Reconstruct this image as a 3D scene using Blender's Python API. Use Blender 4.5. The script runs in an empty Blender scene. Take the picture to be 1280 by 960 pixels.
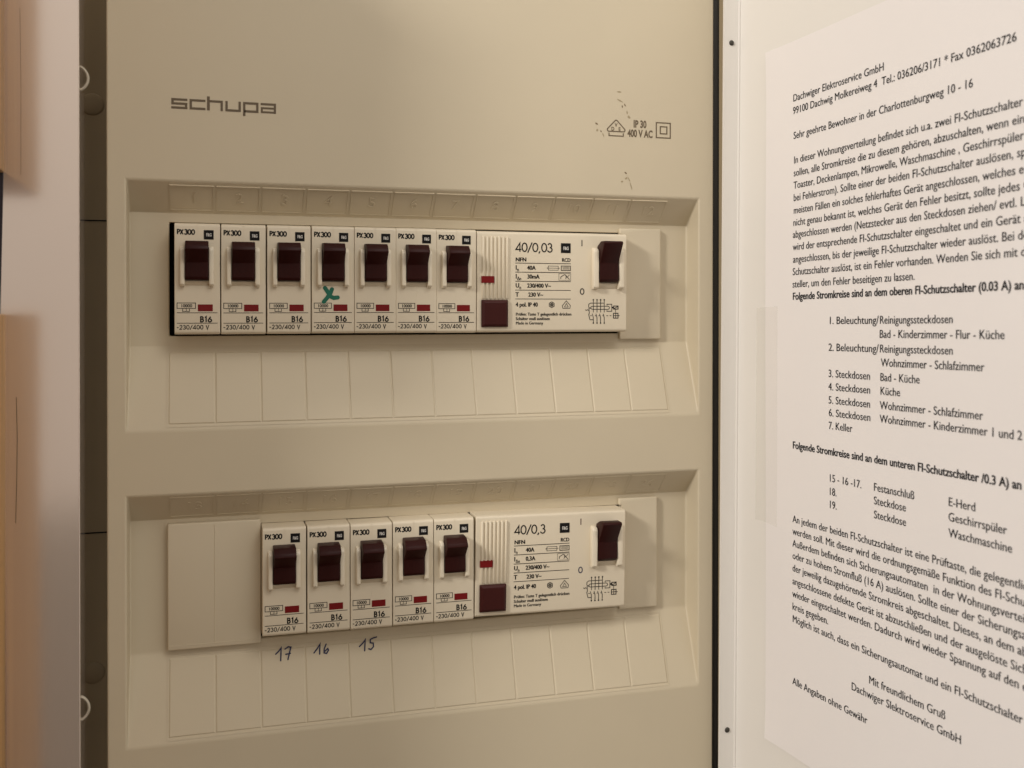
import bpy, bmesh, math, random
from mathutils import Vector, Matrix
random.seed(7)
S = 0.001                                   # everything below is written in millimetres
scn = bpy.context.scene
COL = scn.collection

# ------------------------------------------------------------------ camera
def rot_axes(yaw, pit, rol):
    cy, sy, cp, sp, cr, sr = math.cos(yaw), math.sin(yaw), math.cos(pit), math.sin(pit), math.cos(rol), math.sin(rol)
    def back(x, d, z):                      # camera frame (right, forward, up) -> world
        x, z = cr * x - sr * z, sr * x + cr * z
        d, z = cp * d - sp * z, sp * d + cp * z
        return Vector((cy * x + sy * d, -sy * x + cy * d, z))
    return back(1, 0, 0), back(0, 1, 0), back(0, 0, 1)
cam_d = bpy.data.cameras.new('camera')
cam = bpy.data.objects.new('camera', cam_d); COL.objects.link(cam)
r_, f_, u_ = rot_axes(0.29048, -0.0056, 0.00053)
M = Matrix((r_, u_, -f_)).transposed().to_4x4()
M.translation = Vector((9.856, -432.256, -12.527)) * S
cam.matrix_world = M
cam_d.sensor_fit = 'HORIZONTAL'; cam_d.sensor_width = 36
cam_d.lens = 1300.0 / 1280 * 36
cam_d.shift_y = -84.68 / 1280
cam_d.clip_start = 0.01; cam_d.clip_end = 50
cam_d.dof.use_dof = True; cam_d.dof.focus_distance = 0.445; cam_d.dof.aperture_fstop = 15
scn.camera = cam
scn.render.resolution_x = 1024; scn.render.resolution_y = 768

# ------------------------------------------------------------------ world, lamps, exposure
W = bpy.data.worlds.new('World'); scn.world = W; W.use_nodes = True
bg = W.node_tree.nodes['Background']
_n = W.node_tree                       # a lit room: pale ceiling above, brown floor below
_tc = _n.nodes.new('ShaderNodeTexCoord'); _sx = _n.nodes.new('ShaderNodeSeparateXYZ'); _mr = _n.nodes.new('ShaderNodeMapRange')
_cr = _n.nodes.new('ShaderNodeValToRGB'); _mr.inputs['From Min'].default_value = -1; _mr.inputs['From Max'].default_value = 1
_e = _cr.color_ramp.elements
_e[0].position = .12; _e[0].color = (.06, .034, .018, 1); _e[1].position = .92; _e[1].color = (.70, .655, .605, 1)
_m = _e.new(.5); _m.color = (.255, .217, .178, 1); _m = _e.new(.64); _m.color = (.45, .405, .355, 1)
_n.links.new(_tc.outputs['Generated'], _sx.inputs[0]); _n.links.new(_sx.outputs['Z'], _mr.inputs['Value'])
_n.links.new(_mr.outputs['Result'], _cr.inputs['Fac']); _n.links.new(_cr.outputs['Color'], bg.inputs[0])
bg.inputs[1].default_value = 1.0
def area(name, pos, target, size, power, col):
    l = bpy.data.lights.new(name, 'AREA'); l.shape = 'DISK'; l.size = size; l.energy = power; l.color = col
    o = bpy.data.objects.new(name, l); COL.objects.link(o)
    o.location = pos
    o.rotation_euler = (Vector(target) - Vector(pos)).to_track_quat('-Z', 'Y').to_euler()
    return o
area('ceiling_lamp', (-1.16, -0.68, 0.70), (0.10, 0, -0.05), 0.26, 18.0, (1.0, 0.95, 0.89))
area('upper_right_fill', (0.32, -0.58, 0.56), (0.14, 0, 0.03), 0.4, 1.9, (1.0, 0.95, 0.885))  # added soft fill, brightens the upper right and fades to the lower left
_w = area('frame_reflection_fill', (-0.24, -1.36, 0.22), (-0.05, 0, 0.0), 0.8, 0.95, (1.0, 0.88, 0.78))   # added light that gives the steel frame something bright to reflect
_w.data.shape = 'RECTANGLE'; _w.data.size_y = 1.15
scn.view_settings.view_transform = 'Standard'; scn.view_settings.look = 'None'
scn.view_settings.exposure = -0.09; scn.view_settings.gamma = 1
scn.render.engine = 'CYCLES'

# ------------------------------------------------------------------ materials
def mat(name, col, rough=.5, mottled=0.0, scale=60, bump=0.0, bscale=900, spec=.5, coat=0.0, metal=0.0, rvar=0.0):
    m = bpy.data.materials.new(name); m.use_nodes = True
    nt = m.node_tree; b = nt.nodes['Principled BSDF']
    b.inputs['Base Color'].default_value = (*col, 1); b.inputs['Roughness'].default_value = rough
    b.inputs['Specular IOR Level'].default_value = spec; b.inputs['Metallic'].default_value = metal
    b.inputs['Coat Weight'].default_value = coat
    tc = nt.nodes.new('ShaderNodeTexCoord')
    if mottled or rvar:
        n = nt.nodes.new('ShaderNodeTexNoise'); n.inputs['Scale'].default_value = scale; n.inputs['Detail'].default_value = 6
        nt.links.new(tc.outputs['Object'], n.inputs['Vector'])
        if mottled:
            mx = nt.nodes.new('ShaderNodeMix'); mx.data_type = 'RGBA'
            mx.inputs['A'].default_value = (*[c * (1 - mottled) for c in col], 1)
            mx.inputs['B'].default_value = (*[min(1, c * (1 + mottled)) for c in col], 1)
            nt.links.new(n.outputs['Fac'], mx.inputs['Factor']); nt.links.new(mx.outputs['Result'], b.inputs['Base Color'])
        if rvar:
            mr = nt.nodes.new('ShaderNodeMapRange')
            mr.inputs['To Min'].default_value = rough - rvar; mr.inputs['To Max'].default_value = rough + rvar
            nt.links.new(n.outputs['Fac'], mr.inputs['Value']); nt.links.new(mr.outputs['Result'], b.inputs['Roughness'])
    if bump:
        n2 = nt.nodes.new('ShaderNodeTexNoise'); n2.inputs['Scale'].default_value = bscale; n2.inputs['Detail'].default_value = 3
        nt.links.new(tc.outputs['Object'], n2.inputs['Vector'])
        bp = nt.nodes.new('ShaderNodeBump'); bp.inputs['Strength'].default_value = bump; bp.inputs['Distance'].default_value = 0.0004
        nt.links.new(n2.outputs['Fac'], bp.inputs['Height']); nt.links.new(bp.outputs['Normal'], b.inputs['Normal'])
    return m
M_cover = mat('cream_plastic_cover', (.595, .52, .38), .48, .035, 22, .05, 1400, rvar=.05)
M_blank = mat('cream_blank_plastic', (.62, .545, .405), .45, .03, 30, .05, 1400)
M_body = mat('switch_body_plastic', (.71, .63, .485), .42, .03, 45, .04, 1500, rvar=.05)
M_rail = mat('guard_rail_plastic', (.78, .70, .55), .38)
M_lever = mat('dark_brown_lever', (.028, .0050, .0040), .44, .1, 90, .05, 1500, spec=.16)
M_button = mat('brown_test_button', (.043, .0068, .0056), .46, .1, 90, .05, 1500, spec=.2)
M_red = mat('red_indicator', (.17, .005, .006), .4, spec=.25)
M_ink = mat('black_print', (.008, .007, .007), .7, spec=.2)
M_white = mat('white_print', (.62, .60, .56), .6)
M_grey = mat('grey_brown_print', (.125, .090, .052), .55)
M_pen = mat('blue_black_pen', (.009, .012, .060), .5)
M_green = mat('green_felt_pen', (.003, .13, .078), .5, .3, 500)
M_dark = mat('dark_cavity_plastic', (.52, .42, .265), .6, .12, 30)
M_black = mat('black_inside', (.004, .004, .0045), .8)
M_dome = mat('dark_plug', (.47, .375, .235), .6)
M_ring = mat('ivory_clip', (.50, .45, .36), .4)
M_steel = mat('painted_steel_frame', (.80, .71, .64), .13, .03, 18, .015, 300, metal=.74, rvar=.02)
M_door = mat('painted_steel_door', (.80, .77, .72), .38, .02, 14, .04, 600)
M_paper = mat('white_paper', (.86, .825, .81), .75, .02, 25, .06, 700, spec=.2)
M_paperink = mat('laser_print', (.012, .011, .012), .8, spec=.15)
M_screw = mat('dull_screw', (.07, .065, .055), .45, metal=.6)
M_gasket = mat('black_gasket', (.022, .020, .017), .6)
M_purple = mat('dark_gap_shade', (.016, .011, .018), .5)
M_dirt_refl = mat('brown_dirt_and_reflection', (.16, .105, .05), .7, .3, 800)
M_dirt2 = mat('faint_brown_scuff', (.37, .30, .185), .7, .2, 600)
M_tape = bpy.data.materials.new('clear_tape'); M_tape.use_nodes = True
_b = M_tape.node_tree.nodes['Principled BSDF']
_b.inputs['Base Color'].default_value = (.80, .77, .68, 1); _b.inputs['Roughness'].default_value = .22
_b.inputs['Alpha'].default_value = .12
def wood():
    m = bpy.data.materials.new('orange_wood'); m.use_nodes = True; nt = m.node_tree; b = nt.nodes['Principled BSDF']
    tc = nt.nodes.new('ShaderNodeTexCoord'); mp = nt.nodes.new('ShaderNodeMapping'); mp.inputs['Scale'].default_value = (60, 260, 5)
    n = nt.nodes.new('ShaderNodeTexNoise'); n.inputs['Scale'].default_value = 1; n.inputs['Detail'].default_value = 8; n.inputs['Distortion'].default_value = .6
    cr = nt.nodes.new('ShaderNodeValToRGB')
    cr.color_ramp.elements[0].position = .3; cr.color_ramp.elements[0].color = (.36, .18, .052, 1)
    cr.color_ramp.elements[1].position = .7; cr.color_ramp.elements[1].color = (.64, .37, .125, 1)
    nt.links.new(tc.outputs['Object'], mp.inputs['Vector']); nt.links.new(mp.outputs['Vector'], n.inputs['Vector'])
    nt.links.new(n.outputs['Fac'], cr.inputs['Fac']); nt.links.new(cr.outputs['Color'], b.inputs['Base Color'])
    b.inputs['Roughness'].default_value = .4
    return m
M_wood = wood()

# ------------------------------------------------------------------ mesh helpers
class MB:
    """collects vertices and faces (millimetres) of ONE mesh"""
    def __init__(s): s.v = []; s.f = []; s.k = 0
    def add(s, vs, fs):
        o = len(s.v); s.v += [tuple(p) for p in vs]; s.f += [tuple(i + o for i in f) for f in fs]; return s
    def bm(s, b):
        b.verts.ensure_lookup_table(); b.verts.index_update()
        s.add([tuple(v.co) for v in b.verts], [[v.index for v in f.verts] for f in b.faces]); b.free(); return s
    def box(s, x0, x1, y0, y1, z0, z1, bev=0, seg=2):
        b = bmesh.new()
        bmesh.ops.create_cube(b, size=1)
        for v in b.verts:
            v.co = ((x0 + x1) / 2 + v.co.x * (x1 - x0), (y0 + y1) / 2 + v.co.y * (y1 - y0), (z0 + z1) / 2 + v.co.z * (z1 - z0))
        if bev: bmesh.ops.bevel(b, geom=b.edges[:], offset=bev, segments=seg, profile=.5, affect='EDGES')
        return s.bm(b)
    def prism(s, poly, axis, a0, a1, bev=0, seg=2):
        """poly in the two other axes (order x,y,z without axis), extruded along axis"""
        b = bmesh.new()
        def P(p, a):
            return {'x': (a, p[0], p[1]), 'y': (p[0], a, p[1]), 'z': (p[0], p[1], a)}[axis]
        A = [b.verts.new(P(p, a0)) for p in poly]; B = [b.verts.new(P(p, a1)) for p in poly]
        n = len(poly)
        b.faces.new(A); b.faces.new(B[::-1])
        for i in range(n): b.faces.new((A[i], B[i], B[(i + 1) % n], A[(i + 1) % n]))
        bmesh.ops.recalc_face_normals(b, faces=b.faces[:])
        if bev: bmesh.ops.bevel(b, geom=b.edges[:], offset=bev, segments=seg, profile=.5, affect='EDGES')
        return s.bm(b)
    def ribbon(s, pts, w, place, closed=False, cap=False):
        """flat stroke of width w along 2-D pts; place(u, v, lift) -> 3-D. Each stroke sits a hair above the one before."""
        if cap:                                     # rounded pen ends
            pts = list(pts)
        n = len(pts); L = []; R = []
        for i in range(n):
            p = Vector(pts[i])
            a = Vector(pts[i - 1]) if (i > 0 or closed) else None
            c = Vector(pts[(i + 1) % n]) if (i < n - 1 or closed) else None
            d1 = (p - a).normalized() if a is not None else (c - p).normalized()
            d2 = (c - p).normalized() if c is not None else d1
            t = (d1 + d2)
            t = t.normalized() if t.length > 1e-6 else d1
            nn = Vector((-t.y, t.x)); k = max(.35, nn.dot(Vector((-d1.y, d1.x))))
            L.append(p + nn * (w / 2 / k)); R.append(p - nn * (w / 2 / k))
        s.k += 1; lift = s.k % 12 * .004
        vs = [place(q.x, q.y, lift) for q in L] + [place(q.x, q.y, lift) for q in R]
        m = n if closed else n - 1
        s.add(vs, [(i, (i + 1) % n, n + (i + 1) % n, n + i) for i in range(m)])
        if cap:
            for e, q in ((0, pts[0]), (1, pts[-1])):
                s.k += 1
                s.add([place(q[0] + w / 2 * math.cos(j * .5236), q[1] + w / 2 * math.sin(j * .5236), lift + .002) for j in range(12)], [tuple(range(12))])
        return s
    def poly(s, pts, place):
        s.k += 1; lift = s.k % 12 * .004
        return s.add([place(x, y, lift) for x, y in pts], [tuple(range(len(pts)))])
    def text(s, body, x, y, sx, sy, place, align='L', offset=0.0, res=3, strike=0.0):
        vs, fs, x1 = glyphs(body, offset, res)
        dx = {'L': 0, 'R': -x1, 'C': -x1 / 2}[align]
        for sh in ((-strike, strike) if strike else (0,)):          # a second strike thickens the stems
            s.add([place(x + (a + dx + sh) * sx, y + b * sy, .02 if sh > 0 else 0) for a, b in vs], fs)
        return s
    def build(s, name, m, parent=None, smooth=25, bevel=None):
        me = bpy.data.meshes.new(name)
        me.from_pydata([(a * S, b * S, c * S) for a, b, c in s.v], [], s.f)
        me.materials.append(m); me.update()
        o = bpy.data.objects.new(name, me); COL.objects.link(o)
        if parent: o.parent = parent
        if smooth:
            for p in me.polygons: p.use_smooth = True
            me.set_sharp_from_angle(angle=math.radians(smooth))
        if bevel:
            md = o.modifiers.new('soft_edges', 'BEVEL'); md.width = bevel * S; md.segments = 3; md.limit_method = 'ANGLE'
            md.angle_limit = math.radians(12); md.harden_normals = True
        return o
_gc = {}
def glyphs(body, offset=0.0, res=3):
    key = (body, offset, res)
    if key not in _gc:
        c = bpy.data.curves.new('glyphs', 'FONT'); c.body = body; c.size = 1; c.resolution_u = res; c.offset = offset
        o = bpy.data.objects.new('glyphs', c); COL.objects.link(o)
        bpy.context.view_layer.update()
        me = o.evaluated_get(bpy.context.evaluated_depsgraph_get()).to_mesh()
        vs = [(v.co.x, v.co.y) for v in me.vertices]; fs = [tuple(p.vertices) for p in me.polygons]
        _gc[key] = (vs, fs, max(v[0] for v in vs))
        bpy.data.objects.remove(o); bpy.data.curves.remove(c)
    return _gc[key]
def arc(cx, cy, rx, ry, a0, a1, n=14):
    return [(cx + rx * math.cos(math.radians(a0 + (a1 - a0) * i / n)), cy + ry * math.sin(math.radians(a0 + (a1 - a0) * i / n))) for i in range(n + 1)]
# geometric stroke letters, cap height 1: (advance, strokes, closed?)
ST = {
 '0': (.66, [(arc(.33, .5, .27, .46, 90, 450, 22)[:-1], True)]),
 '1': (.50, [([(.10, .80), (.29, .96), (.29, 0)], False)]),
 '2': (.62, [(arc(.31, .69, .22, .27, 170, -35, 12) + [(.08, .04), (.56, .04)], False)]),
 '3': (.62, [(arc(.29, .73, .20, .23, 160, -85, 12), False), (arc(.29, .27, .25, .25, 92, -165, 14), False)]),
 '4': (.68, [([(.50, 0), (.50, .96), (.06, .24), (.66, .24)], False)]),
 '6': (.66, [(arc(.33, .29, .26, .26, 0, 360, 20)[:-1], True), ([(.10, .40), (.46, .97)], False)]),
 '/': (.52, [([(.02, -.08), (.50, 1.04)], False)]),
 ',': (.32, [([(.18, .10), (.06, -.16)], False)]),
 'P': (.56, [([(.09, 0), (.09, .96)] + [(.26, .96)] + arc(.27, .72, .22, .24, 90, -90, 10) + [(.09, .48)], False)]),
 'X': (.62, [([(.02, 0), (.57, 1)], False), ([(.55, 0), (.04, 1)], False)]),
 'B': (.60, [([(.25, .52)] + arc(.26, .74, .20, .22, -90, 90, 10) + [(.09, .96), (.09, .04)] + arc(.27, .28, .25, .24, -90, 90, 10) + [(.09, .52)], False)]),
 'V': (.66, [([(.04, 1), (.33, .02), (.62, 1)], False)]),
 '~': (.50, [([(.06, .40), (.16, .48), (.30, .38), (.42, .46)], False)]),
 ' ': (.34, []),
}
def stroke_text(mb, body, x, y, h, w, place, track=0.0, sx=1.0, align='L'):
    adv = lambda c: (ST[c][0] + track) * h * sx
    if align == 'R': x -= sum(adv(c) for c in body)
    for c in body:
        for pts, cl in ST[c][1]: mb.ribbon([(x + a * h * sx, y + b * h) for a, b in pts], w, place, cl)
        x += adv(c)
    return x
def thing(name, label, cat, loc=(0, 0, 0), group=None, kind=None):
    o = bpy.data.objects.new(name, None); COL.objects.link(o); o.empty_display_size = .01
    o.location = Vector(loc) * S
    o['label'] = label; o['category'] = cat
    if group: o['group'] = group
    return o
def copy_thing(r, label, loc, group=None):
    c = r.copy(); COL.objects.link(c); c.location = Vector(loc) * S; c['label'] = label
    if group: c['group'] = group
    def kids(src, dst):
        for ch in list(src.children):
            k = ch.copy(); COL.objects.link(k); k.parent = dst; kids(ch, k)
    kids(r, c)
    return c

# ------------------------------------------------------------------ the fuse box
YP, YF = -0.2, 10.8                       # plate front, recess floor (switch fronts stand at y = 0)
XL, XR = -25.3, 235.7
ZT, ZB = 150.0, -270.0
box = thing('fuse_box', 'cream fuse box with two rows of switches and an open white steel door', 'fuse box', (105, 60, -60))
BO = Vector((105, 60, -60))
def kid(o, parent=box, off=BO):          # parent keeping the absolute millimetre coordinates of the mesh
    o.parent = parent
    if parent is box: o.location = -off * S
    return o
RX0, RX1 = -18.1, 228.2
ix0, ix1 = RX0 + .4, RX1 - .7
rows = [dict(zt=38.7, zi=26.9, zf=-27.05, zb=-60.2, wx=(-2.45, 194.0), wz=(23.1, -23.0)),
        dict(zt=-85.5, zi=-97.2, zf=-151.0, zb=-184.5, wx=(28.0, 194.0), wz=(-100.9, -148.6))]
b = bmesh.new(); vc = {}
def V(x, y, z):
    k = (round(x, 3), round(y, 3), round(z, 3))
    if k not in vc: vc[k] = b.verts.new((x, y, z))
    return vc[k]
def F(*ps): b.faces.new([V(*p) for p in ps])
xs = [XL, RX0, RX1, XR]
zs = [ZT, rows[0]['zt'], rows[0]['zb'], rows[1]['zt'], rows[1]['zb'], ZB]
for i in range(3):
    for j in range(5):
        if i == 1 and j in (1, 3): continue
        F((xs[i], YP, zs[j + 1]), (xs[i + 1], YP, zs[j + 1]), (xs[i + 1], YP, zs[j]), (xs[i], YP, zs[j]))
for R in rows:
    zt, zi, zf, zb = R['zt'], R['zi'], R['zf'], R['zb']; w0, w1 = R['wx']; wt, wb = R['wz']
    F((ix0, YF, zi), (ix1, YF, zi), (RX1, YP, zt), (RX0, YP, zt))
    F((RX0, YP, zb), (RX1, YP, zb), (ix1, YF, zf), (ix0, YF, zf))
    F((RX0, YP, zt), (RX0, YP, zb), (ix0, YF, zf), (ix0, YF, zi))
    F((RX1, YP, zb), (RX1, YP, zt), (ix1, YF, zi), (ix1, YF, zf))
    o_ = [(ix0, YF, zi), (ix1, YF, zi), (ix1, YF, zf), (ix0, YF, zf)]
    n_ = [(w0, YF, wt), (w1, YF, wt - (.85 if R is rows[1] else 0)), (w1, YF, wb), (w0, YF, wb)]
    d_ = [(x, YF + 2.5, z) for x, y, z in n_]
    for q in range(4):
        r = (q + 1) % 4
        F(o_[q], n_[q], n_[r], o_[r]); F(n_[q], d_[q], d_[r], n_[r])
ring = [(XL, YP, ZT), (XR, YP, ZT), (XR, YP, ZB), (XL, YP, ZB)]
def edge_side(a, c): F(a, c, (c[0], 14, c[2]), (a[0], 14, a[2]))
for j in range(5):
    edge_side((XL, YP, zs[j]), (XL, YP, zs[j + 1])); edge_side((XR, YP, zs[j + 1]), (XR, YP, zs[j]))
for i in range(3):
    edge_side((xs[i + 1], YP, ZT), (xs[i], YP, ZT)); edge_side((xs[i], YP, ZB), (xs[i + 1], YP, ZB))
bmesh.ops.recalc_face_normals(b, faces=b.faces[:])
cover = kid(MB().bm(b).build('front_cover', M_cover, None, smooth=40, bevel=.75))

def P_plate(u, v, l): return (u, YP - .06 - l, v)
def P_mark(u, v, l): return (u * 1.00785 - .06, YP - .06 - l, v * .9915 + .14)
# raised marking strips on the two lower ramps and the numbered slots on the two upper slopes
def ramp_y(R, z):
    t = (z - R['zf']) / (R['zb'] - R['zf']); return YF + (YP - YF) * max(0, min(1, t))
for ri, R in enumerate(rows):
    g = MB(); z0, z1 = R['zf'] - 1.2, R['zb'] + 1.3
    nx = [-2.7 + 18.02 * k for k in range(13)]
    ya, yb = ramp_y(R, z0), ramp_y(R, z1)
    for k in range(12):
        xa, xb = nx[k] + .12, nx[k + 1] - .12
        h = .31; c = .46
        sl = (yb - ya) / (z1 - z0)
        Y = lambda z: ya + sl * (z - z0)
        za, zb_ = z0 - 1.3, z1 + 1.2
        out = [(xa, za), (xb, za), (xb, zb_), (xa, zb_)]
        inn = [(xa + c, za - c), (xb - c, za - c), (xb - c, zb_ + c), (xa + c, zb_ + c)]
        vs = [(x, Y(z) + .15, z) for x, z in out] + [(x, Y(z) - .03, z) for x, z in out] + [(x, Y(z) - h, z) for x, z in inn]
        fs = [(8, 9, 10, 11)] + [(4 + q, 4 + (q + 1) % 4, 8 + (q + 1) % 4, 8 + q) for q in range(4)] + [(q, (q + 1) % 4, 4 + (q + 1) % 4, 4 + q) for q in range(4)]
        g.add(vs, fs)
    for (za, zb_) in ((z0, z0 - .55), (z1 + .55, z1)):                # thin border lines round the strip
        g.add([(nx[0] - .3, Y(za) + .1, za), (nx[-1] + .3, Y(za) + .1, za), (nx[-1] + .3, Y(za) - .18, za), (nx[0] - .3, Y(za) - .18, za),
               (nx[0] - .3, Y(zb_) + .1, zb_), (nx[-1] + .3, Y(zb_) + .1, zb_), (nx[-1] + .3, Y(zb_) - .18, zb_), (nx[0] - .3, Y(zb_) - .18, zb_)],
              [(3, 2, 6, 7), (0, 1, 2, 3), (7, 6, 5, 4), (0, 3, 7, 4), (1, 5, 6, 2)])
    for xe in (nx[0] - .3, nx[-1] + .3):
        g.add([(xe - .22, Y(z0) - .17, z0), (xe + .22, Y(z0) - .17, z0), (xe + .22, Y(z1) - .17, z1), (xe - .22, Y(z1) - .17, z1),
               (xe - .22, Y(z0) + .1, z0), (xe + .22, Y(z0) + .1, z0), (xe + .22, Y(z1) + .1, z1), (xe - .22, Y(z1) + .1, z1)],
              [(0, 1, 2, 3), (0, 4, 5, 1), (1, 5, 6, 2), (2, 6, 7, 3), (3, 7, 4, 0)])
    o = g.build('marking_strip', M_cover, cover, smooth=20)
    # number slots
    g = MB(); A = Vector((0, YP, R['zt'])); B = Vector((0, YF, R['zi'])); dirv = (B - A).normalized(); nrm = Vector((0, dirv.z, -dirv.y))
    if nrm.y > 0: nrm = -nrm
    Ls = (B - A).length
    def P_slope(u, v, l, A=A, d=dirv, n=nrm): q = A + d * v + n * (.0 + l); return (u, q.y, q.z)
    for k in range(12):
        xa, xb = nx[k] + .5, nx[k + 1] - .5; va, vb = 1.9, Ls - 1.6
        for (a0, a1, c0, c1) in ((xa, xb, va, va + .42), (xa, xb, vb - .35, vb), (xa, xa + .35, va + .42, vb - .35), (xb - .35, xb, va + .42, vb - .35)):
            q = [(a0, c0), (a1, c0), (a1, c1), (a0, c1)]; hh = (.50 if c0 == va else .22) if ri == 0 else .14
            g.add([P_slope(x, v, -.05) for x, v in q] + [P_slope(x, v, hh) for x, v in q],
                  [(4, 5, 6, 7)] + [(i, (i + 1) % 4, 4 + (i + 1) % 4, 4 + i) for i in range(4)])
        body = str(k + 1 + 12 * ri)
        vs, fs, x1 = glyphs(body, 0, 2)
        n0 = len(vs); sz = 7.2; xc = (xa + xb) / 2 + .4
        top_ = [P_slope(xc + (x - x1 / 2) * sz, Ls * .64 - y * sz, .30 if ri == 0 else .15) for x, y in vs]
        bot_ = [P_slope(xc + (x - x1 / 2) * sz, Ls * .64 - y * sz, -.05) for x, y in vs]
        ec = {}
        for f in fs:
            for i in range(len(f)):
                e = (f[i], f[(i + 1) % len(f)]); kk = tuple(sorted(e)); ec.setdefault(kk, []).append(e)
        sides = [(e[0][0], e[0][1], e[0][1] + n0, e[0][0] + n0) for e in ec.values() if len(e) == 1]
        g.add(top_ + bot_, list(fs) + sides)
    g.build('slot_numbering', M_cover, cover, smooth=20)

# maker's lettering: square block letters
lg = MB()
LX0, LZ0, LH = -1.35, 67.1, 4.15          # x-height letters
def blk(pts, w=.92): lg.ribbon([(LX0 + x, LZ0 + y * LH) for x, y in pts], w, P_plate)
lw = 6.1; gp = .62; o_ = 0; m_ = .11
def nxt():
    global o_; o_ += lw + gp
lo, hi, mid = m_, 1 - m_, .5
blk([(o_, hi), (o_ + lw, hi)]); blk([(o_ + .5, hi), (o_ + .5, mid)]); blk([(o_, mid), (o_ + lw, mid)]); blk([(o_ + lw - .5, mid), (o_ + lw - .5, lo)]); blk([(o_, lo), (o_ + lw, lo)]); nxt(); o_ += .15
blk([(o_ + lw, hi), (o_ + .5, hi), (o_ + .5, lo), (o_ + lw, lo)]); nxt()
blk([(o_ + .5, 1.34), (o_ + .5, 0)], 1.05); blk([(o_ + .5, hi), (o_ + lw - .5, hi), (o_ + lw - .5, 0)]); nxt(); o_ += .25
blk([(o_ + .5, 1), (o_ + .5, lo), (o_ + lw - .5, lo)]); blk([(o_ + lw - .5, 1), (o_ + lw - .5, 0)]); nxt(); o_ += .15
blk([(o_ + .5, -.36), (o_ + .5, hi), (o_ + lw - .5, hi), (o_ + lw - .5, lo), (o_ + .5, lo)]); nxt(); o_ += .2
blk([(o_, hi), (o_ + lw - .5, hi), (o_ + lw - .5, 0)]); blk([(o_ + lw - .5, lo), (o_ + .45, lo), (o_ + .45, mid), (o_ + lw - .5, mid)], .8)
lg.build('maker_lettering', M_grey, cover, smooth=0)
# rating marks
rm = MB()
rm.ribbon(arc(186.1, 72.2, .7, .7, 130, 50, 4) + arc(189.4, 68.6, .9, .9, 20, -60, 4) + arc(182.8, 68.6, .9, .9, 240, 160, 4), .5, P_mark, True)
rm.ribbon([(182.7, 67.2), (182.7, 65.85), (189.5, 65.85), (189.5, 67.2)], .5, P_mark)
for c, x, z in (('V', 186.1, 70.0), ('D', 184.5, 68.2), ('E', 187.7, 68.2)): rm.text(c, x, z, 2.0, 2.3, P_mark, 'C', .03)
rm.build('approval_mark', M_grey, cover, smooth=0); rm = MB()
rm.text('IP 30', 197.5, 70.15, 3.1, 4.6, P_mark, 'C', .035)
rm.text('400 V AC', 197.6, 65.85, 3.0, 4.6, P_mark, 'C', .035)
rm.build('rating_text', M_grey, cover, smooth=0); rm = MB()
rm.ribbon([(205.45, 66.05), (212.3, 66.05), (212.3, 72.85), (205.45, 72.85)], .55, P_mark, True)
rm.ribbon([(207.4, 67.9), (210.6, 67.9), (210.6, 71.1), (207.4, 71.1)], .55, P_mark, True)
rm.build('insulation_mark', M_grey, cover, smooth=0)
# small brown chips and scuffs in the plastic
ch = MB(); sc = MB()
def blob(mb, x, z, rx, rz, a=0, n=11):
    pts = []
    for i in range(n):
        t = 2 * math.pi * i / n; r = random.uniform(.65, 1.15)
        u, v = rx * r * math.cos(t), rz * r * math.sin(t); c_, s_ = math.cos(a), math.sin(a)
        pts.append((x + u * c_ - v * s_, z + u * s_ + v * c_))
    mb.poly(pts, P_mark)
for grp in (((189.0, 79.2, .32, .75, .15), (190.3, 80.0, .30, .75, .5)), ((176.8, 70.9, .75, .42, -.5),), ((178.9, 67.6, .3, .5, .4),), ((190.7, 49.3, .75, .35, -.6),)):
    ch = MB()
    for q in grp: blob(ch, *q)
    ch.build('plastic_chip', M_dirt_refl, cover, smooth=0)
for grp in (((187.6, 85.7, 1.2, .35, 0),), ((187.9, 81.8, 1.5, .35, -.5),), ((191.3, 76.7, .35, 1.1, .1), (192.2, 74.6, .6, .8, .5)), ((180.0, 66.0, .3, 1.2, .3),), ((177.1, 68.0, .5, .6, 0),),
            ((190.9, 46.9, .9, .6, .4), (192.3, 46.5, .28, 1.4, .45), (193.2, 43.6, .24, 2.4, .3)), ((189.0, 45.4, .6, .5, 0),)):
    sc = MB()
    for q in grp: blob(sc, *q)
    sc.build('scuff_mark', M_dirt2, cover, smooth=0)
# handwritten numbers under the lower row
R2 = rows[1]
def P_hand(u, v, l):
    k_ = .92; c_ = min((42.3, 57.7, 77.2), key=lambda q: abs(q - u)); u = c_ + (u - c_) * k_
    u = u * 1.012 - .25; v = (-157.0 + (v + 157.0) * k_) * .99 + .35
    return (u, ramp_y(R2, v) - .52 - l, v)
def hand(name, strokes):
    h = MB()
    for s_ in strokes: h.ribbon(s_, .60, P_hand, cap=True)
    return h.build(name, M_pen, cover, smooth=0)
hand('handwritten_number', [[(38.9, -157.3), (40.3, -156.1), (41.3, -154.9), (41.2, -157.2), (41.0, -160.1)], [(43.0, -155.5), (44.4, -154.7), (45.6, -154.9), (45.0, -156.9), (44.2, -159.9)], [(43.3, -157.7), (45.3, -157.5)]])
hand('handwritten_number', [[(54.4, -158.2), (56.1, -156.3), (57.2, -154.7), (57.0, -156.6), (56.9, -158.9)], [(59.9, -155.0), (59.0, -156.9), (58.9, -158.6), (60.0, -158.9), (60.9, -157.6), (60.6, -156.9), (59.3, -157.9)]])
hand('handwritten_number', [[(73.2, -157.3), (74.9, -155.9), (76.0, -154.6), (75.7, -156.9), (75.5, -159.3)], [(81.2, -153.9), (79.6, -154.2), (78.3, -154.7), (78.2, -156.1), (79.6, -156.4), (79.6, -157.9), (78.4, -159.0), (77.4, -158.6)]])

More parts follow.
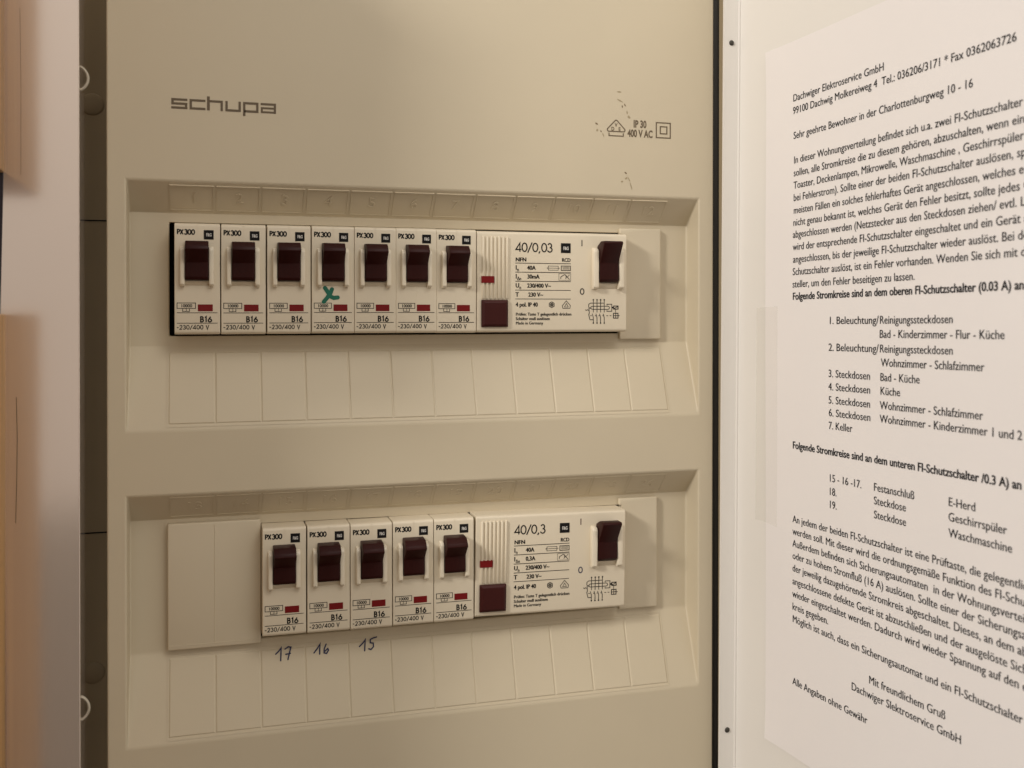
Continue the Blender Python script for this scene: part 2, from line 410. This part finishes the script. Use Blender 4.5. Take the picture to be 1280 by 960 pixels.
# dark inside of the box, steel frame, clips, plugs
hs = MB()
hs.box(-72, 268, 30, 34, -300, 190)
hs.box(239.2, 243, 1.0, 31, -300, 190)
hs.box(-70, -66, -1.5, 31, -300, 190)
housing = kid(hs.build('housing', M_dark, smooth=0))
jn = MB()
for z in (24.6, -104.8):
    jn = MB(); jn.box(-43.7, -27, 29.6, 30.5, z - .25, z + .25); jn.box(-43.7, -43.2, 29.6, 30.4, z - 3.4, z + .2)
    jn.build('panel_joint', M_black, housing, smooth=0)
for z in (72.6, -162.9):
    d = bmesh.new(); bmesh.ops.create_uvsphere(d, u_segments=24, v_segments=12, radius=1)
    for v in d.verts: v.co = (-33.2 + v.co.x * 4.7, 30 + v.co.y * 1.2, z + v.co.z * 4.6)
    MB().bm(d).build('screw_plug', M_dome, housing, smooth=60)
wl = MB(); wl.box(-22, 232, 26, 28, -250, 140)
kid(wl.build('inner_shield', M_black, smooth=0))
fr = MB(); FY = -8.0
fr.prism([(-64, FY), (-34.2, FY), (-34.2, 10), (-35.5, 10), (-35.5, FY + 1.4), (-64, FY + 1.4)], 'z', -300, 190)
frame = kid(fr.build('steel_frame', M_steel, smooth=30, bevel=.45))
for z in (76.2, -165.4):
    t = MB(); vs = []; fs = []
    n, m = 28, 8
    for i in range(n):
        a = 2 * math.pi * i / n
        for j in range(m):
            c = 2 * math.pi * j / m; r = 5.0 + .55 * math.cos(c)
            vs.append((-36.6 + r * math.cos(a), -3.0 + .8 * math.sin(c), z + r * math.sin(a)))
    for i in range(n):
        for j in range(m): fs.append((i * m + j, ((i + 1) % n) * m + j, ((i + 1) % n) * m + (j + 1) % m, i * m + (j + 1) % m))
    t.add(vs, fs).build('ring_clip', M_ring, frame, smooth=60)
ck = MB(); P_fr = lambda u, v, l: (u, FY - .03 - l, v)  # thin dark lines of the reflected wood, drawn onto the frame as colour
ck.ribbon([(-56.2, -45), (-55.9, -60), (-56.1, -75), (-56.5, -92)], .28, P_fr)
ck.build('reflected_line', M_dirt_refl, frame, smooth=0); ck = MB(); ck.ribbon([(-54.7, 100), (-54.4, 70), (-54.5, 38)], .12, P_fr)
ck.build('reflected_line', M_dirt_refl, frame, smooth=0)
gk = MB(); gk.box(236.0, 239.1, .8, 20, -300, 190, .5)
kid(gk.build('door_gasket', M_gasket, smooth=30))

# ------------------------------------------------------------------ the open door (hinged on the right)
DO = Vector((245.44, -5.0, -46.22)); E1 = Vector((.0547, -.9985, .0003)).normalized(); E2 = Vector((.00562, 0, 1))
E2 = (E2 - E1 * E1.dot(E2)).normalized(); EN = E1.cross(E2)        # along the door, up, towards the room
def D3(s, t, n): q = DO + E1 * s + E2 * t + EN * n; return (q.x, q.y, q.z)
dp = MB()
T0, T1 = -300, 235
prof = [(0, 8.1), (0, .5), (.15, .15), (.5, 0), (285, 0), (285, 6), (286.2, 6), (286.2, -1.2), (-1.0, -1.2), (-1.0, 8.1)]
dp.add([D3(s, T0, n) for s, n in prof] + [D3(s, T1, n) for s, n in prof],
       [(i, (i + 1) % len(prof), len(prof) + (i + 1) % len(prof), len(prof) + i) for i in range(len(prof))] + [tuple(range(len(prof)))[::-1], tuple(range(len(prof), 2 * len(prof)))])
bmd = bmesh.new()
vv = [bmd.verts.new(p) for p in dp.v]
for f in dp.f: bmd.faces.new([vv[i] for i in f])
bmesh.ops.recalc_face_normals(bmd, faces=bmd.faces[:])
door = kid(MB().bm(bmd).build('door', M_door, smooth=30))
bd = MB(); m = 10
bd.add([D3(.35 + .55 * math.cos(2 * math.pi * j / m), t, .35 + .55 * math.sin(2 * math.pi * j / m)) for t in (T0, T1) for j in range(m)],
       [(j, (j + 1) % m, m + (j + 1) % m, m + j) for j in range(m)])
bd.build('door_bead', M_door, door, smooth=60)
for t in (155.9, -158.3):
    d = bmesh.new(); bmesh.ops.create_uvsphere(d, u_segments=20, v_segments=10, radius=1)
    for v in d.verts: v.co = D3(.1 + v.co.x * .6, t + v.co.z * 1.25, 4.2 + v.co.y * 1.25)
    MB().bm(d).build('rivet', M_screw, door, smooth=60)

# ------------------------------------------------------------------ paper notice taped to the door
notice = thing('paper_notice', 'white printed notice in German taped to the inside of the door', 'notice', tuple(DO + E1 * 130))
NO = DO + E1 * 130
def nk(o): o.parent = notice; o.location = -NO * S; return o
tilt = .0172; pc, ps = math.cos(.0125), math.sin(.0125)
PB = (24.9, -152.9)                                   # lower left corner of the sheet on the door (mm)
def wave(s, t):
    return .30 + .16 * math.sin(t * .031 + .6) + .14 * math.sin(s * .045 + t * .012) + .55 * max(0, 1 - math.hypot(s - 21, t - 146) / 28) ** 2 \
        + .5 * max(0, 1 - math.hypot(s - 25, t + 153) / 22) ** 2
def sheet_pt(a, c): return (PB[0] + a * pc - c * ps * .75, PB[1] + a * ps * 1.3 + c * pc)
sh = MB(); na, nc = 84, 100
for q in (0, .12):
    off = len(sh.v)
    vs = []
    for j in range(nc + 1):
        for i in range(na + 1):
            s_, t_ = sheet_pt(212 * i / na, 299.5 * j / nc); vs.append(D3(s_, t_, wave(s_, t_) - q))
    sh.add(vs, [(j * (na + 1) + i, j * (na + 1) + i + 1, (j + 1) * (na + 1) + i + 1, (j + 1) * (na + 1) + i) for j in range(nc) for i in range(na)])
nk(sh.build('sheet', M_paper, smooth=60))
LINES = {
 'letterhead': [(42.0, 121.4, 'Dachwiger Elektroservice GmbH'), (42.0, 116.1, '99100 Dachwig Molkereiweg 4  Tel.: 036206/3171 * Fax 0362063726'),
                (42.6, 105.6, 'Sehr geehrte Bewohner in der Charlottenburgweg 10 - 16')],
 'instruction_text': [(43.0, 95.3, 'In dieser Wohnungsverteilung befindet sich u.a. zwei FI-Schutzschalter ,'),
   (43.0, 89.9, 'sollen, alle Stromkreise die zu diesem gehören, abzuschalten, wenn ein'),
   (43.1, 84.7, 'Toaster, Deckenlampen, Mikrowelle, Waschmaschine , Geschirrspüler u'),
   (43.1, 79.5, 'bei Fehlerstrom). Sollte einer der beiden FI-Schutzschalter auslösen, spr'),
   (43.3, 74.2, 'meisten Fällen ein solches fehlerhaftes Gerät angeschlossen, welches er'),
   (43.1, 69.1, 'nicht genau bekannt ist, welches Gerät den Fehler besitzt, sollte jedes G'),
   (43.0, 64.1, 'abgeschlossen werden (Netzstecker aus den Steckdosen ziehen/ evtl. La'),
   (43.1, 58.9, 'wird der entsprechende FI-Schutzschalter eingeschaltet und ein Gerät n'),
   (43.3, 53.7, 'angeschlossen, bis der jeweilige FI-Schutzschalter wieder auslöst. Bei de'),
   (43.1, 48.5, 'Schutzschalter auslöst, ist ein Fehler vorhanden. Wenden Sie sich mit die'),
   (43.1, 43.3, 'steller, um den Fehler beseitigen zu lassen.'),
   (43.3, 38.2, '#Folgende Stromkreise sind an dem oberen FI-Schutzschalter (0.03 A) an')],
 'upper_circuit_list': [(67.3, 28.3, '1. Beleuchtung/'), (97.4, 28.8, 'Reinigungssteckdosen'), (97.3, 23.6, 'Bad - Kinderzimmer - Flur - Küche'),
   (67.4, 17.7, '2. Beleuchtung/'), (97.5, 18.2, 'Reinigungssteckdosen'), (98.3, 13.1, 'Wohnzimmer - Schlafzimmer'),
   (67.4, 7.3, '3. Steckdosen'), (97.8, 7.7, 'Bad - Küche'), (67.5, 2.1, '4. Steckdosen'), (97.9, 2.6, 'Küche'),
   (67.5, -3.2, '5. Steckdosen'), (97.8, -2.7, 'Wohnzimmer - Schlafzimmer'), (67.7, -8.2, '6. Steckdosen'), (97.8, -7.7, 'Wohnzimmer - Kinderzimmer 1 und 2'), (67.7, -13.3, '7. Keller')],
 'lower_circuit_list': [(43.8, -24.0, '#Folgende Stromkreise sind an dem unteren FI-Schutzschalter /0.3 A) an'),
   (67.9, -34.1, '15 - 16 -17.'), (94.5, -33.5, 'Festanschluß'), (132.5, -32.4, 'E-Herd'), (67.9, -39.4, '18.'), (94.6, -38.5, 'Steckdose'), (132.5, -37.5, 'Geschirrspüler'),
   (68.0, -44.6, '19.'), (94.7, -43.7, 'Steckdose'), (132.7, -42.9, 'Waschmaschine')],
 'closing_text': [(44.0, -54.9, 'An jedem der beiden FI-Schutzschalter ist eine Prüftaste, die gelegentlich'),
   (44.0, -60.0, 'werden soll. Mit dieser wird die ordnungsgemäße Funktion des FI-Schut'),
   (44.0, -65.1, 'Außerdem befinden sich Sicherungsautomaten  in der Wohnungsverteil'),
   (44.0, -70.2, 'oder zu hohem Stromfluß (16 A) auslösen. Sollte einer der Sicherungsau'),
   (44.0, -75.4, 'der jeweilig dazugehörende Stromkreis abgeschaltet. Dieses, an dem ab'),
   (44.1, -80.8, 'angeschlossene defekte Gerät ist abzuschließen und der ausgelöste Sich'),
   (44.1, -86.1, 'wieder eingeschaltet werden. Dadurch wird wieder Spannung auf den e'),
   (44.1, -91.4, 'kreis gegeben.'), (44.3, -96.6, 'Möglich ist auch, dass ein Sicherungsautomat und ein FI-Schutzschalter')],
 'signature': [(92.7, -106.0, 'Mit freundlichem Gruß'), (82.7, -111.8, 'Dachwiger Slektroservice GmbH'), (44.8, -122.5, 'Alle Angaben ohne Gewähr')],
}
for nm, ls in LINES.items():
    t = MB()
    for s0, t0, body in ls:
        bold = body.startswith('#'); body = body.lstrip('#')
        def PP(u, v, l, s0=s0, t0=t0):
            s_ = s0 + u; t_ = t0 + v + u * tilt
            return D3(s_, t_, wave(s_, t_) + .10 + l)
        wide = 1.13 if 'Beleuchtung' in body else 1.06 if '. Steck' in body else 1.0
        t.text(body, 0, 0, wide * 4.225 * (1.0 if not bold else .985), 4.3, PP, 'L', .012 if bold else 0.0, 3, .020 if bold else .013)
    nk(t.build(nm, M_paperink, smooth=0))
tp = MB(); nn = 24
for i in range(nn + 1):
    t_ = 35.2 - 94.0 * i / nn
    for s_ in (15.5, 23.9, 32.6): tp.v.append(D3(s_, t_ + (s_ - 23) * .03 - (.8 if i == nn and s_ > 25 else 0), (wave(s_, t_) + .12) if s_ > 19.5 else .08))
tp.f += [(i * 3 + j, i * 3 + j + 1, i * 3 + j + 4, i * 3 + j + 3) for i in range(nn) for j in range(2)]
nk(tp.build('tape_strip', M_tape, smooth=60))

# ------------------------------------------------------------------ the switches
def P_face(u, v, l): return (u, -.05 - l, v)
def lever_mesh(x0, x1, prof, bev):
    return MB().prism([(-q, z) for q, z in prof], 'x', x0, x1, bev, 2)
BW = 17.4
def squash(r, k=.984):                   # measured height of the fronts
    for c in r.children_recursive:
        for v in c.data.vertices: v.co.z *= k
        c.data.update()
def front_block(w, z0, z1, rad=1.5):           # rounded upper and lower edge of the front
    p = [(24, z0)] + [(rad - rad * math.cos(math.radians(a)), z0 + rad - rad * math.sin(math.radians(a))) for a in (90, 67, 45, 22, 0)] \
        + [(rad - rad * math.cos(math.radians(a)), z1 - rad + rad * math.sin(math.radians(a))) for a in (0, 22, 45, 67, 90)] + [(24, z1)]
    return MB().prism(p, 'x', 0, w)
def make_breaker(loc, label, group):
    r = thing('circuit_breaker', label, 'circuit breaker', loc, group)
    b_ = front_block(BW, -22.5, 22.5)
    b_.build('body', M_body, r, smooth=40, bevel=.3)
    d = MB()
    d.box(8.75, 8.9, -.05, .3, 16.2, 22.0)                              # moulding seam
    d.build('mould_seam', M_body, r, smooth=0)
    d = MB(); d.box(8.75, 8.9, -.05, .3, -9, -3.2); d.build('mould_seam', M_body, r, smooth=0)
    lv = lever_mesh(4.1, 12.95, [(-2, -.6), (2.6, -.6), (3.4, .6), (3.3, 6.6), (8.2, 11.6), (7.6, 13.0), (5.4, 15.0), (-1, 15.4)], .3)
    lv.build('lever', M_lever, r, smooth=40)
    for x0, x1 in ((2.15, 3.9), (13.15, 14.95)):
        g = MB(); g.prism([(.5, -3.2), (-1.4, -3.2), (-2.6, -2.2), (-2.6, 11.4), (-1.8, 12.6), (.5, 13.2)], 'x', x0, x1, .3, 2)
        g.build('lever_guard', M_rail, r, smooth=40)
    g = MB(); g.prism([(.5, -2.6), (-.25, -2.6), (-1.0, -.9), (.5, -.9)], 'x', 3.8, 13.3, .1, 1)
    g.build('guard_sill', M_body, r, smooth=40)
    g = MB(); g.box(8.85, 14.6, -.12, .4, -13.15, -10.35, .08, 1); g.build('indicator', M_red, r, smooth=30)
    g = MB(); g.box(11.15, 14.95, -.12, .3, 15.95, 19.75, .05, 1); sq = g.build('brand_label', M_ink, r, smooth=0)
    t = MB(); P2 = lambda u, v, l: (u, -.17 - l, v)
    t.text('F&G', 13.1, 17.25, 1.15, 1.75, P2, 'C', .035); t.build('brand_lettering', M_white, sq, smooth=0)
    t = MB()
    stroke_text(t, 'PX', 1.0, 17.85, 2.0, .50, P_face, .03); stroke_text(t, '300', 3.75, 17.85, 2.0, .50, P_face, .03)
    t.build('type_marking', M_ink, r, smooth=0)
    t = MB()
    t.ribbon([(1.0, -9.8), (8.0, -9.8), (8.0, -12.0), (1.0, -12.0)], .26, P_face, True)
    t.ribbon([(3.1, -12.0), (3.1, -13.2), (5.7, -13.2), (5.7, -12.0)], .24, P_face)
    t.text('10000', 4.5, -11.55, 1.75, 1.9, P_face, 'C', .0, 3, .03); t.text('3', 4.4, -13.05, 1.3, 1.3, P_face, 'C')
    t.ribbon([(.9, -13.75), (16.4, -13.75)], .24, P_face)
    stroke_text(t, 'B16', 9.75, -17.5, 2.25, .50, P_face, .07, 1.05)
    t.ribbon([(.9, -17.95), (16.4, -17.95)], .24, P_face)
    stroke_text(t, '~230/400 V', .8, -20.45, 1.72, .30, P_face, .10, 1.05)
    t.build('rating_marking', M_ink, r, smooth=0)
    squash(r)
    return r
GU, GL = 'circuit breakers in the upper row', 'circuit breakers in the lower row'
up = [(-0.25, 0.0, 'cream circuit breaker at the left end of the upper row beside the black gap'),
      (17.55, -.05, 'second circuit breaker from the black gap in the upper row'),
      (35.5, .0, 'upper circuit breaker just left of the one with the green cross'),
      (53.35, .1, 'circuit breaker with a green pen cross below its lever'),
      (70.85, .1, 'upper circuit breaker just right of the one with the green cross'),
      (88.25, .1, 'upper circuit breaker second to the left of the wide switch marked 40/0,03'),
      (105.65, .0, 'upper circuit breaker touching the wide switch marked 40/0,03')]
lowr = [(33.6, -123.15, 'lower circuit breaker above the handwritten 17, beside the blank plate'),
        (51.5, -123.3, 'lower circuit breaker above the handwritten 16'),
        (69.2, -123.5, 'lower circuit breaker above the handwritten 15'),
        (86.95, -123.35, 'lower circuit breaker second to the left of the wide switch marked 40/0,3'),
        (104.6, -123.45, 'lower circuit breaker touching the wide switch marked 40/0,3')]
proto = make_breaker((up[0][0], 0, up[0][1]), up[0][2], GU)
br = [proto]
for x, z, lb in up[1:]: br.append(copy_thing(proto, lb, (x, random.uniform(-.15, .15), z), GU))
for x, z, lb in lowr: br.append(copy_thing(proto, lb, (x, random.uniform(-.15, .15), z), GL))
x_ = MB(); P3 = lambda u, v, l: (u, -.10 - l, v)
for s_ in ([(5.4, -3.4), (6.7, -5.4), (7.6, -6.9), (8.9, -7.5), (10.6, -7.3)], [(8.2, -3.9), (7.6, -5.6), (6.3, -7.4), (4.9, -9.1)]):
    x_.ribbon(s_, 1.7, P3, cap=True)
x_.build('pen_cross', M_green, br[3], smooth=0)

def make_rcd(loc, label, rating, trip, ind_z, m_on=M_ink, m_off=M_ink):
    r = thing('residual_current_switch', label, 'circuit breaker', loc, 'wide residual current switches')
    Wd = 69.3
    b_ = front_block(Wd, -22.35, 22.1)
    body = b_.build('body', M_body, r, smooth=40, bevel=.35)
    g = MB()
    for k in range(7):
        x0 = 2.1 + k * 1.78
        g.prism([(x0, .3), (x0 + .3, -.85), (x0 + .95, -.85), (x0 + 1.25, .3)], 'z', -7.6, 19.6, .12, 1)
    g.build('rib_panel', M_body, r, smooth=40)
    g = MB()
    b2 = MB(); b2.box(1.9, 7.4, -1.0, .4, ind_z - 1.5, ind_z + 1.5, .1, 1); b2.build('indicator', M_red, r, smooth=30)
    # test button: raised block with a sloping rim
    t = MB(); X0, X1, Z0, Z1 = 1.9, 13.7, -20.0, -8.1; c = 1.2
    o4 = [(X0, Z0), (X1, Z0), (X1, Z1), (X0, Z1)]; i4 = [(X0 + c, Z0 + c), (X1 - c, Z0 + c), (X1 - c, Z1 - c), (X0 + c, Z1 - c)]
    t.add([(x, .3, z) for x, z in o4] + [(x, -1.0, z) for x, z in o4] + [(x, -1.8, z) for x, z in i4],
          [(8, 9, 10, 11)] + [(4 + i, 4 + (i + 1) % 4, 8 + (i + 1) % 4, 8 + i) for i in range(4)] + [(i, (i + 1) % 4, 4 + (i + 1) % 4, 4 + i) for i in range(4)])
    t.build('test_button', M_button, r, smooth=0, bevel=.25)
    lv = lever_mesh(55.35, 64.2, [(-2, .0), (2.4, .0), (3.6, 1.2), (3.2, 8.6), (8.8, 17.3), (8.3, 18.2), (4, 18.3), (-1, 16.0)], .3)
    lv.build('lever', M_lever, r, smooth=40)
    for x0, x1 in ((52.6, 55.05), (64.6, 67.1)):
        g = MB(); g.prism([(.5, -3.2), (-1.8, -3.2), (-3.0, -2.2), (-3.0, 13.6), (-2.2, 15.0), (.5, 15.6)], 'x', x0, x1, .35, 2)
        g.build('lever_guard', M_rail, r, smooth=40)
    g = MB(); g.prism([(.5, -2.8), (-.2, -2.8), (-1.2, -.5), (.5, -.5)], 'x', 54.9, 64.8, .1, 1)
    g.build('guard_sill', M_body, r, smooth=40)
    g = MB(); g.box(38.15, 42.7, -.12, .3, 12.95, 17.35, .05, 1); sq = g.build('brand_label', M_ink, r, smooth=0)
    t = MB(); t.text('F&G', 40.45, 14.4, 1.4, 2.0, lambda u, v, l: (u, -.17 - l, v), 'C', .035); t.build('brand_lettering', M_white, sq, smooth=0)
    t = MB()
    stroke_text(t, rating, 17.2, 13.2, 4.0, .54, P_face, .0, 1.04)
    def tx(s, x, z, h=1.75, sx=.88, al='L', off=.03): t.text(s, x, z, h * sx / .69, h / .69, P_face, al, 0.0 if 'M' in s else off * .5, 3, .03)
    tx('NFN', 17.3, 8.95, 1.7, 1.0); tx('RCD', 42.6, 9.05, 1.6, .85, 'R')
    for z in (8.2, 4.2, .2, -3.75, -7.65): t.ribbon([(17.2, z), (42.75, z)], .27, P_face)
    tx('I', 17.3, 5.3, 1.9); tx('n', 18.0, 4.6, 1.6, .75, off=0); tx('40A', 22.6, 5.3, 1.8)
    tx('I', 17.3, 1.4, 1.9); tx('Δn', 18.0, .65, 1.5, .75, off=0); tx(trip, 22.6, 1.4, 1.8)
    tx('U', 17.3, -2.6, 1.9); tx('n', 19.0, -3.35, 1.6, .75, off=0); tx('230/400 V~', 22.6, -2.6, 1.8)
    tx('T', 17.3, -6.6, 1.9); tx('230 V~', 23.1, -6.6, 1.8)
    tx('4 pol. IP 40', 17.4, -11.0, 1.8, .84)
    tx('Prüfen: Taste T gelegentlich drücken', 17.4, -15.0, 1.3, .92, off=.015); tx('Schalter muß auslösen', 17.4, -17.0, 1.3, .92, off=.015); tx('Made in Germany', 17.4, -18.95, 1.3, .92)
    q_ = MB(); q_.ribbon([(48.0, 16.15), (48.0, 18.95)], .42, P_face); q_.build('on_mark', m_on, r, smooth=0)
    q_ = MB(); q_.ribbon(arc(48.1, -4.2, .85, 1.25, 0, 360, 20)[:-1], .45, P_face, True); q_.build('off_mark', m_off, r, smooth=0)
    # fuse symbols, wave box, approval marks
    t.ribbon([(31.7, 6.15), (37.6, 6.15)], .2, P_face); t.poly([(31.5, 6.15), (32.4, 6.5), (32.4, 5.8)], P_face)
    t.ribbon([(32.3, 5.25), (36.9, 5.25), (36.9, 7.05), (32.3, 7.05)], .2, P_face, True)
    t.ribbon([(38.3, 5.15), (42.6, 5.15), (42.6, 7.15), (38.3, 7.15)], .3, P_face, True)
    for z in (5.75, 6.2, 6.65): t.ribbon([(38.9, z), (42.1, z)], .16, P_face)
    t.ribbon([(37.2, .75), (42.7, .75), (42.7, 3.75), (37.2, 3.75)], .13, P_face, True)
    t.ribbon(arc(38.6, 1.7, .55, .9, 200, 90, 6) + arc(39.9, 2.3, .7, 1.0, 130, -60, 8) + [(42.1, 3.2)], .26, P_face); t.ribbon([(40.2, 3.3), (42.1, 1.1)], .26, P_face)
    t.ribbon(arc(33.9, -10.2, 1.3, 1.3, 30, 390, 6)[:-1], .3, P_face, True); t.ribbon(arc(33.9, -10.2, .62, .62, 0, 360, 8)[:-1], .3, P_face, True)
    for a in range(0, 180, 60): t.ribbon([(33.9 - 1.25 * math.cos(math.radians(a)), -10.2 - 1.25 * math.sin(math.radians(a))), (33.9 + 1.25 * math.cos(math.radians(a)), -10.2 + 1.25 * math.sin(math.radians(a)))], .16, P_face)
    t.ribbon([(40.7, -8.4), (42.6, -10.6), (42.3, -11.8), (39.1, -11.8), (38.8, -10.6)], .26, P_face, True)
    t.ribbon([(40.7, -9.6), (41.6, -11.2), (39.8, -11.2)], .22, P_face, True)
    t.build('printed_text', M_ink, r, smooth=0)
    w = MB(); lw = .3
    xs4 = [53.4, 55.15, 56.85, 58.6]
    for x in xs4:
        w.ribbon([(x, -7.9), (x, -13.6)], lw, P_face); w.ribbon([(x - .5, -14.2), (x, -15.9), (x, -18.4)], lw, P_face)
        for z in (-7.9, -18.4): w.poly(arc(x, z, .36, .36, 0, 330, 10), P_face)
    w.ribbon([(58.6, -9.4), (52.0, -9.4), (51.2, -10.0), (51.2, -11.2), (51.9, -11.8), (52.3, -11.2)], lw, P_face)
    w.ribbon(arc(53.0, -11.5, .8, .7, 90, 270, 8) + arc(60.3, -11.5, .8, .7, -90, 90, 8), lw, P_face, True)
    w.ribbon([(59.9, -10.4), (59.9, -9.9), (62.2, -9.9), (62.2, -13.1), (59.9, -13.1), (59.9, -12.6)], lw, P_face)
    w.ribbon([(62.2, -11.4), (63.1, -11.4)], .7, P_face)
    w.ribbon([(63.1, -10.7), (65.2, -10.7), (65.2, -12.1), (63.1, -12.1)], .4, P_face, True); w.ribbon([(63.2, -11.9), (65.1, -10.9)], .3, P_face)
    w.ribbon([(64.0, -12.3), (64.0, -14.0)], .2, P_face)
    w.ribbon([(63.0, -14.0), (65.2, -14.0), (65.2, -16.2), (63.0, -16.2)], .38, P_face, True)
    w.ribbon([(64.1, -14.1), (64.1, -16.1)], .3, P_face); w.ribbon([(62.8, -15.1), (66.0, -15.1)], .3, P_face)
    for x in (51.9, 54.2, 55.9, 57.7, 59.6, 61.2): w.ribbon([(x, -15.1), (x + .8, -15.1)], lw, P_face)
    w.ribbon([(51.3, -11.6), (51.5, -13.9), (51.2, -14.6), (51.8, -16.9), (53.4, -16.9)], lw, P_face)
    w.ribbon([(49.6, -12.3), (50.0, -12.7), (50.6, -12.4), (51.3, -12.7)], .3, P_face)
    w.build('wiring_diagram', M_ink, r, smooth=0)
    squash(r)
    return r
make_rcd((123.35, 0, 0.0), 'wide cream residual current switch marked 40/0,03 in the upper row', '40/0,03', '30mA', .8)
rcd2 = make_rcd((122.75, 0, -122.75), 'wide cream residual current switch marked 40/0,3 in the lower row', '40/0,3', '0,3A', 1.1, mat('dark_red_print', (.075, .008, .010), .6), mat('dark_blue_print', (.010, .012, .060), .6))
rcd2.rotation_euler = (0, .013, 0)

# ------------------------------------------------------------------ blanking plates
def plate(label, poly, seam=None, y0=YF - 2.3):
    zc = sum(p[1] for p in poly) / len(poly); xc = sum(p[0] for p in poly) / len(poly)
    r = thing('blanking_plate', label, 'blanking plate', (xc, YF, zc), 'cream blanking plates')
    g = MB(); g.prism([(x - xc, z - zc) for x, z in poly], 'y', y0 - YF, -.02, .55, 3); g.build('plate', M_blank, r, smooth=40)
    if seam:
        s_ = MB(); s_.prism([(seam - xc - .28, y0 - YF + .1), (seam - xc, y0 - YF - .16), (seam - xc + .28, y0 - YF + .1)], 'z', seam_z[0] - zc, seam_z[1] - zc)
        s_.box(poly[0][0] - xc + .7, poly[2][0] - xc - .7, y0 - YF - .12, y0 - YF + .1, min(p[1] for p in poly) - zc + 1.7, min(p[1] for p in poly) - zc + 1.95)
        s_.build('centre_seam', M_blank, r, smooth=20)
seam_z = (-147.5, -100)
plate('wide blank cover plate at the left end of the lower row', [(-3.2, -149.7), (-3.2, -98.65), (33.35, -98.65), (33.35, -149.7)], 15.0, YF - 3.4)
plate('narrow blank cover plate at the right end of the upper row', [(193.0, 25.0), (193.0, 22.2), (194.0, 22.2), (194.0, -22.4), (193.0, -22.4), (193.0, -25.7), (213.35, -25.7), (213.35, 25.0)])
plate('narrow blank cover plate at the right end of the lower row', [(192.8, -98.5), (192.8, -101.6), (194.0, -101.6), (194.0, -146.2), (192.8, -146.2), (192.8, -149.3), (211.7, -149.3), (211.7, -98.5)])

# ------------------------------------------------------------------ wooden door frame on the far left
wf = thing('wooden_door_frame', 'orange wooden door frame at the far left edge beside the steel frame', 'door frame', (-80, -8, -60))
WO = Vector((-80, -8, -60))
w = MB()
w.box(-100, -60.0, -94, FY - .05, 38.6, 190, .8, 2)
w.box(-100, -60.0, -94, FY - .05, -300, -14.0, .8, 2)
w.box(-140, -99.0, -94, FY - .05, -300, 190)
o = w.build('jamb', M_wood, wf, smooth=40); o.location = -WO * S
w = MB(); w.prism([(-100, -13.9), (-61.6, -13.9), (-60.4, 38.5), (-100, 38.5)], 'y', FY - .6, FY - .08)  # near-black sheet, stands in for the dark of the gap between the blocks
o = w.build('dark_gap', M_purple, wf, smooth=0); o.location = -WO * S
w = MB(); w.box(-640, 900, 60, 66, -600, 600)
o = w.build('wall', mat('painted_wall', (.62, .57, .5), .8, .04, 8, .1, 200), smooth=0); o['kind'] = 'structure'
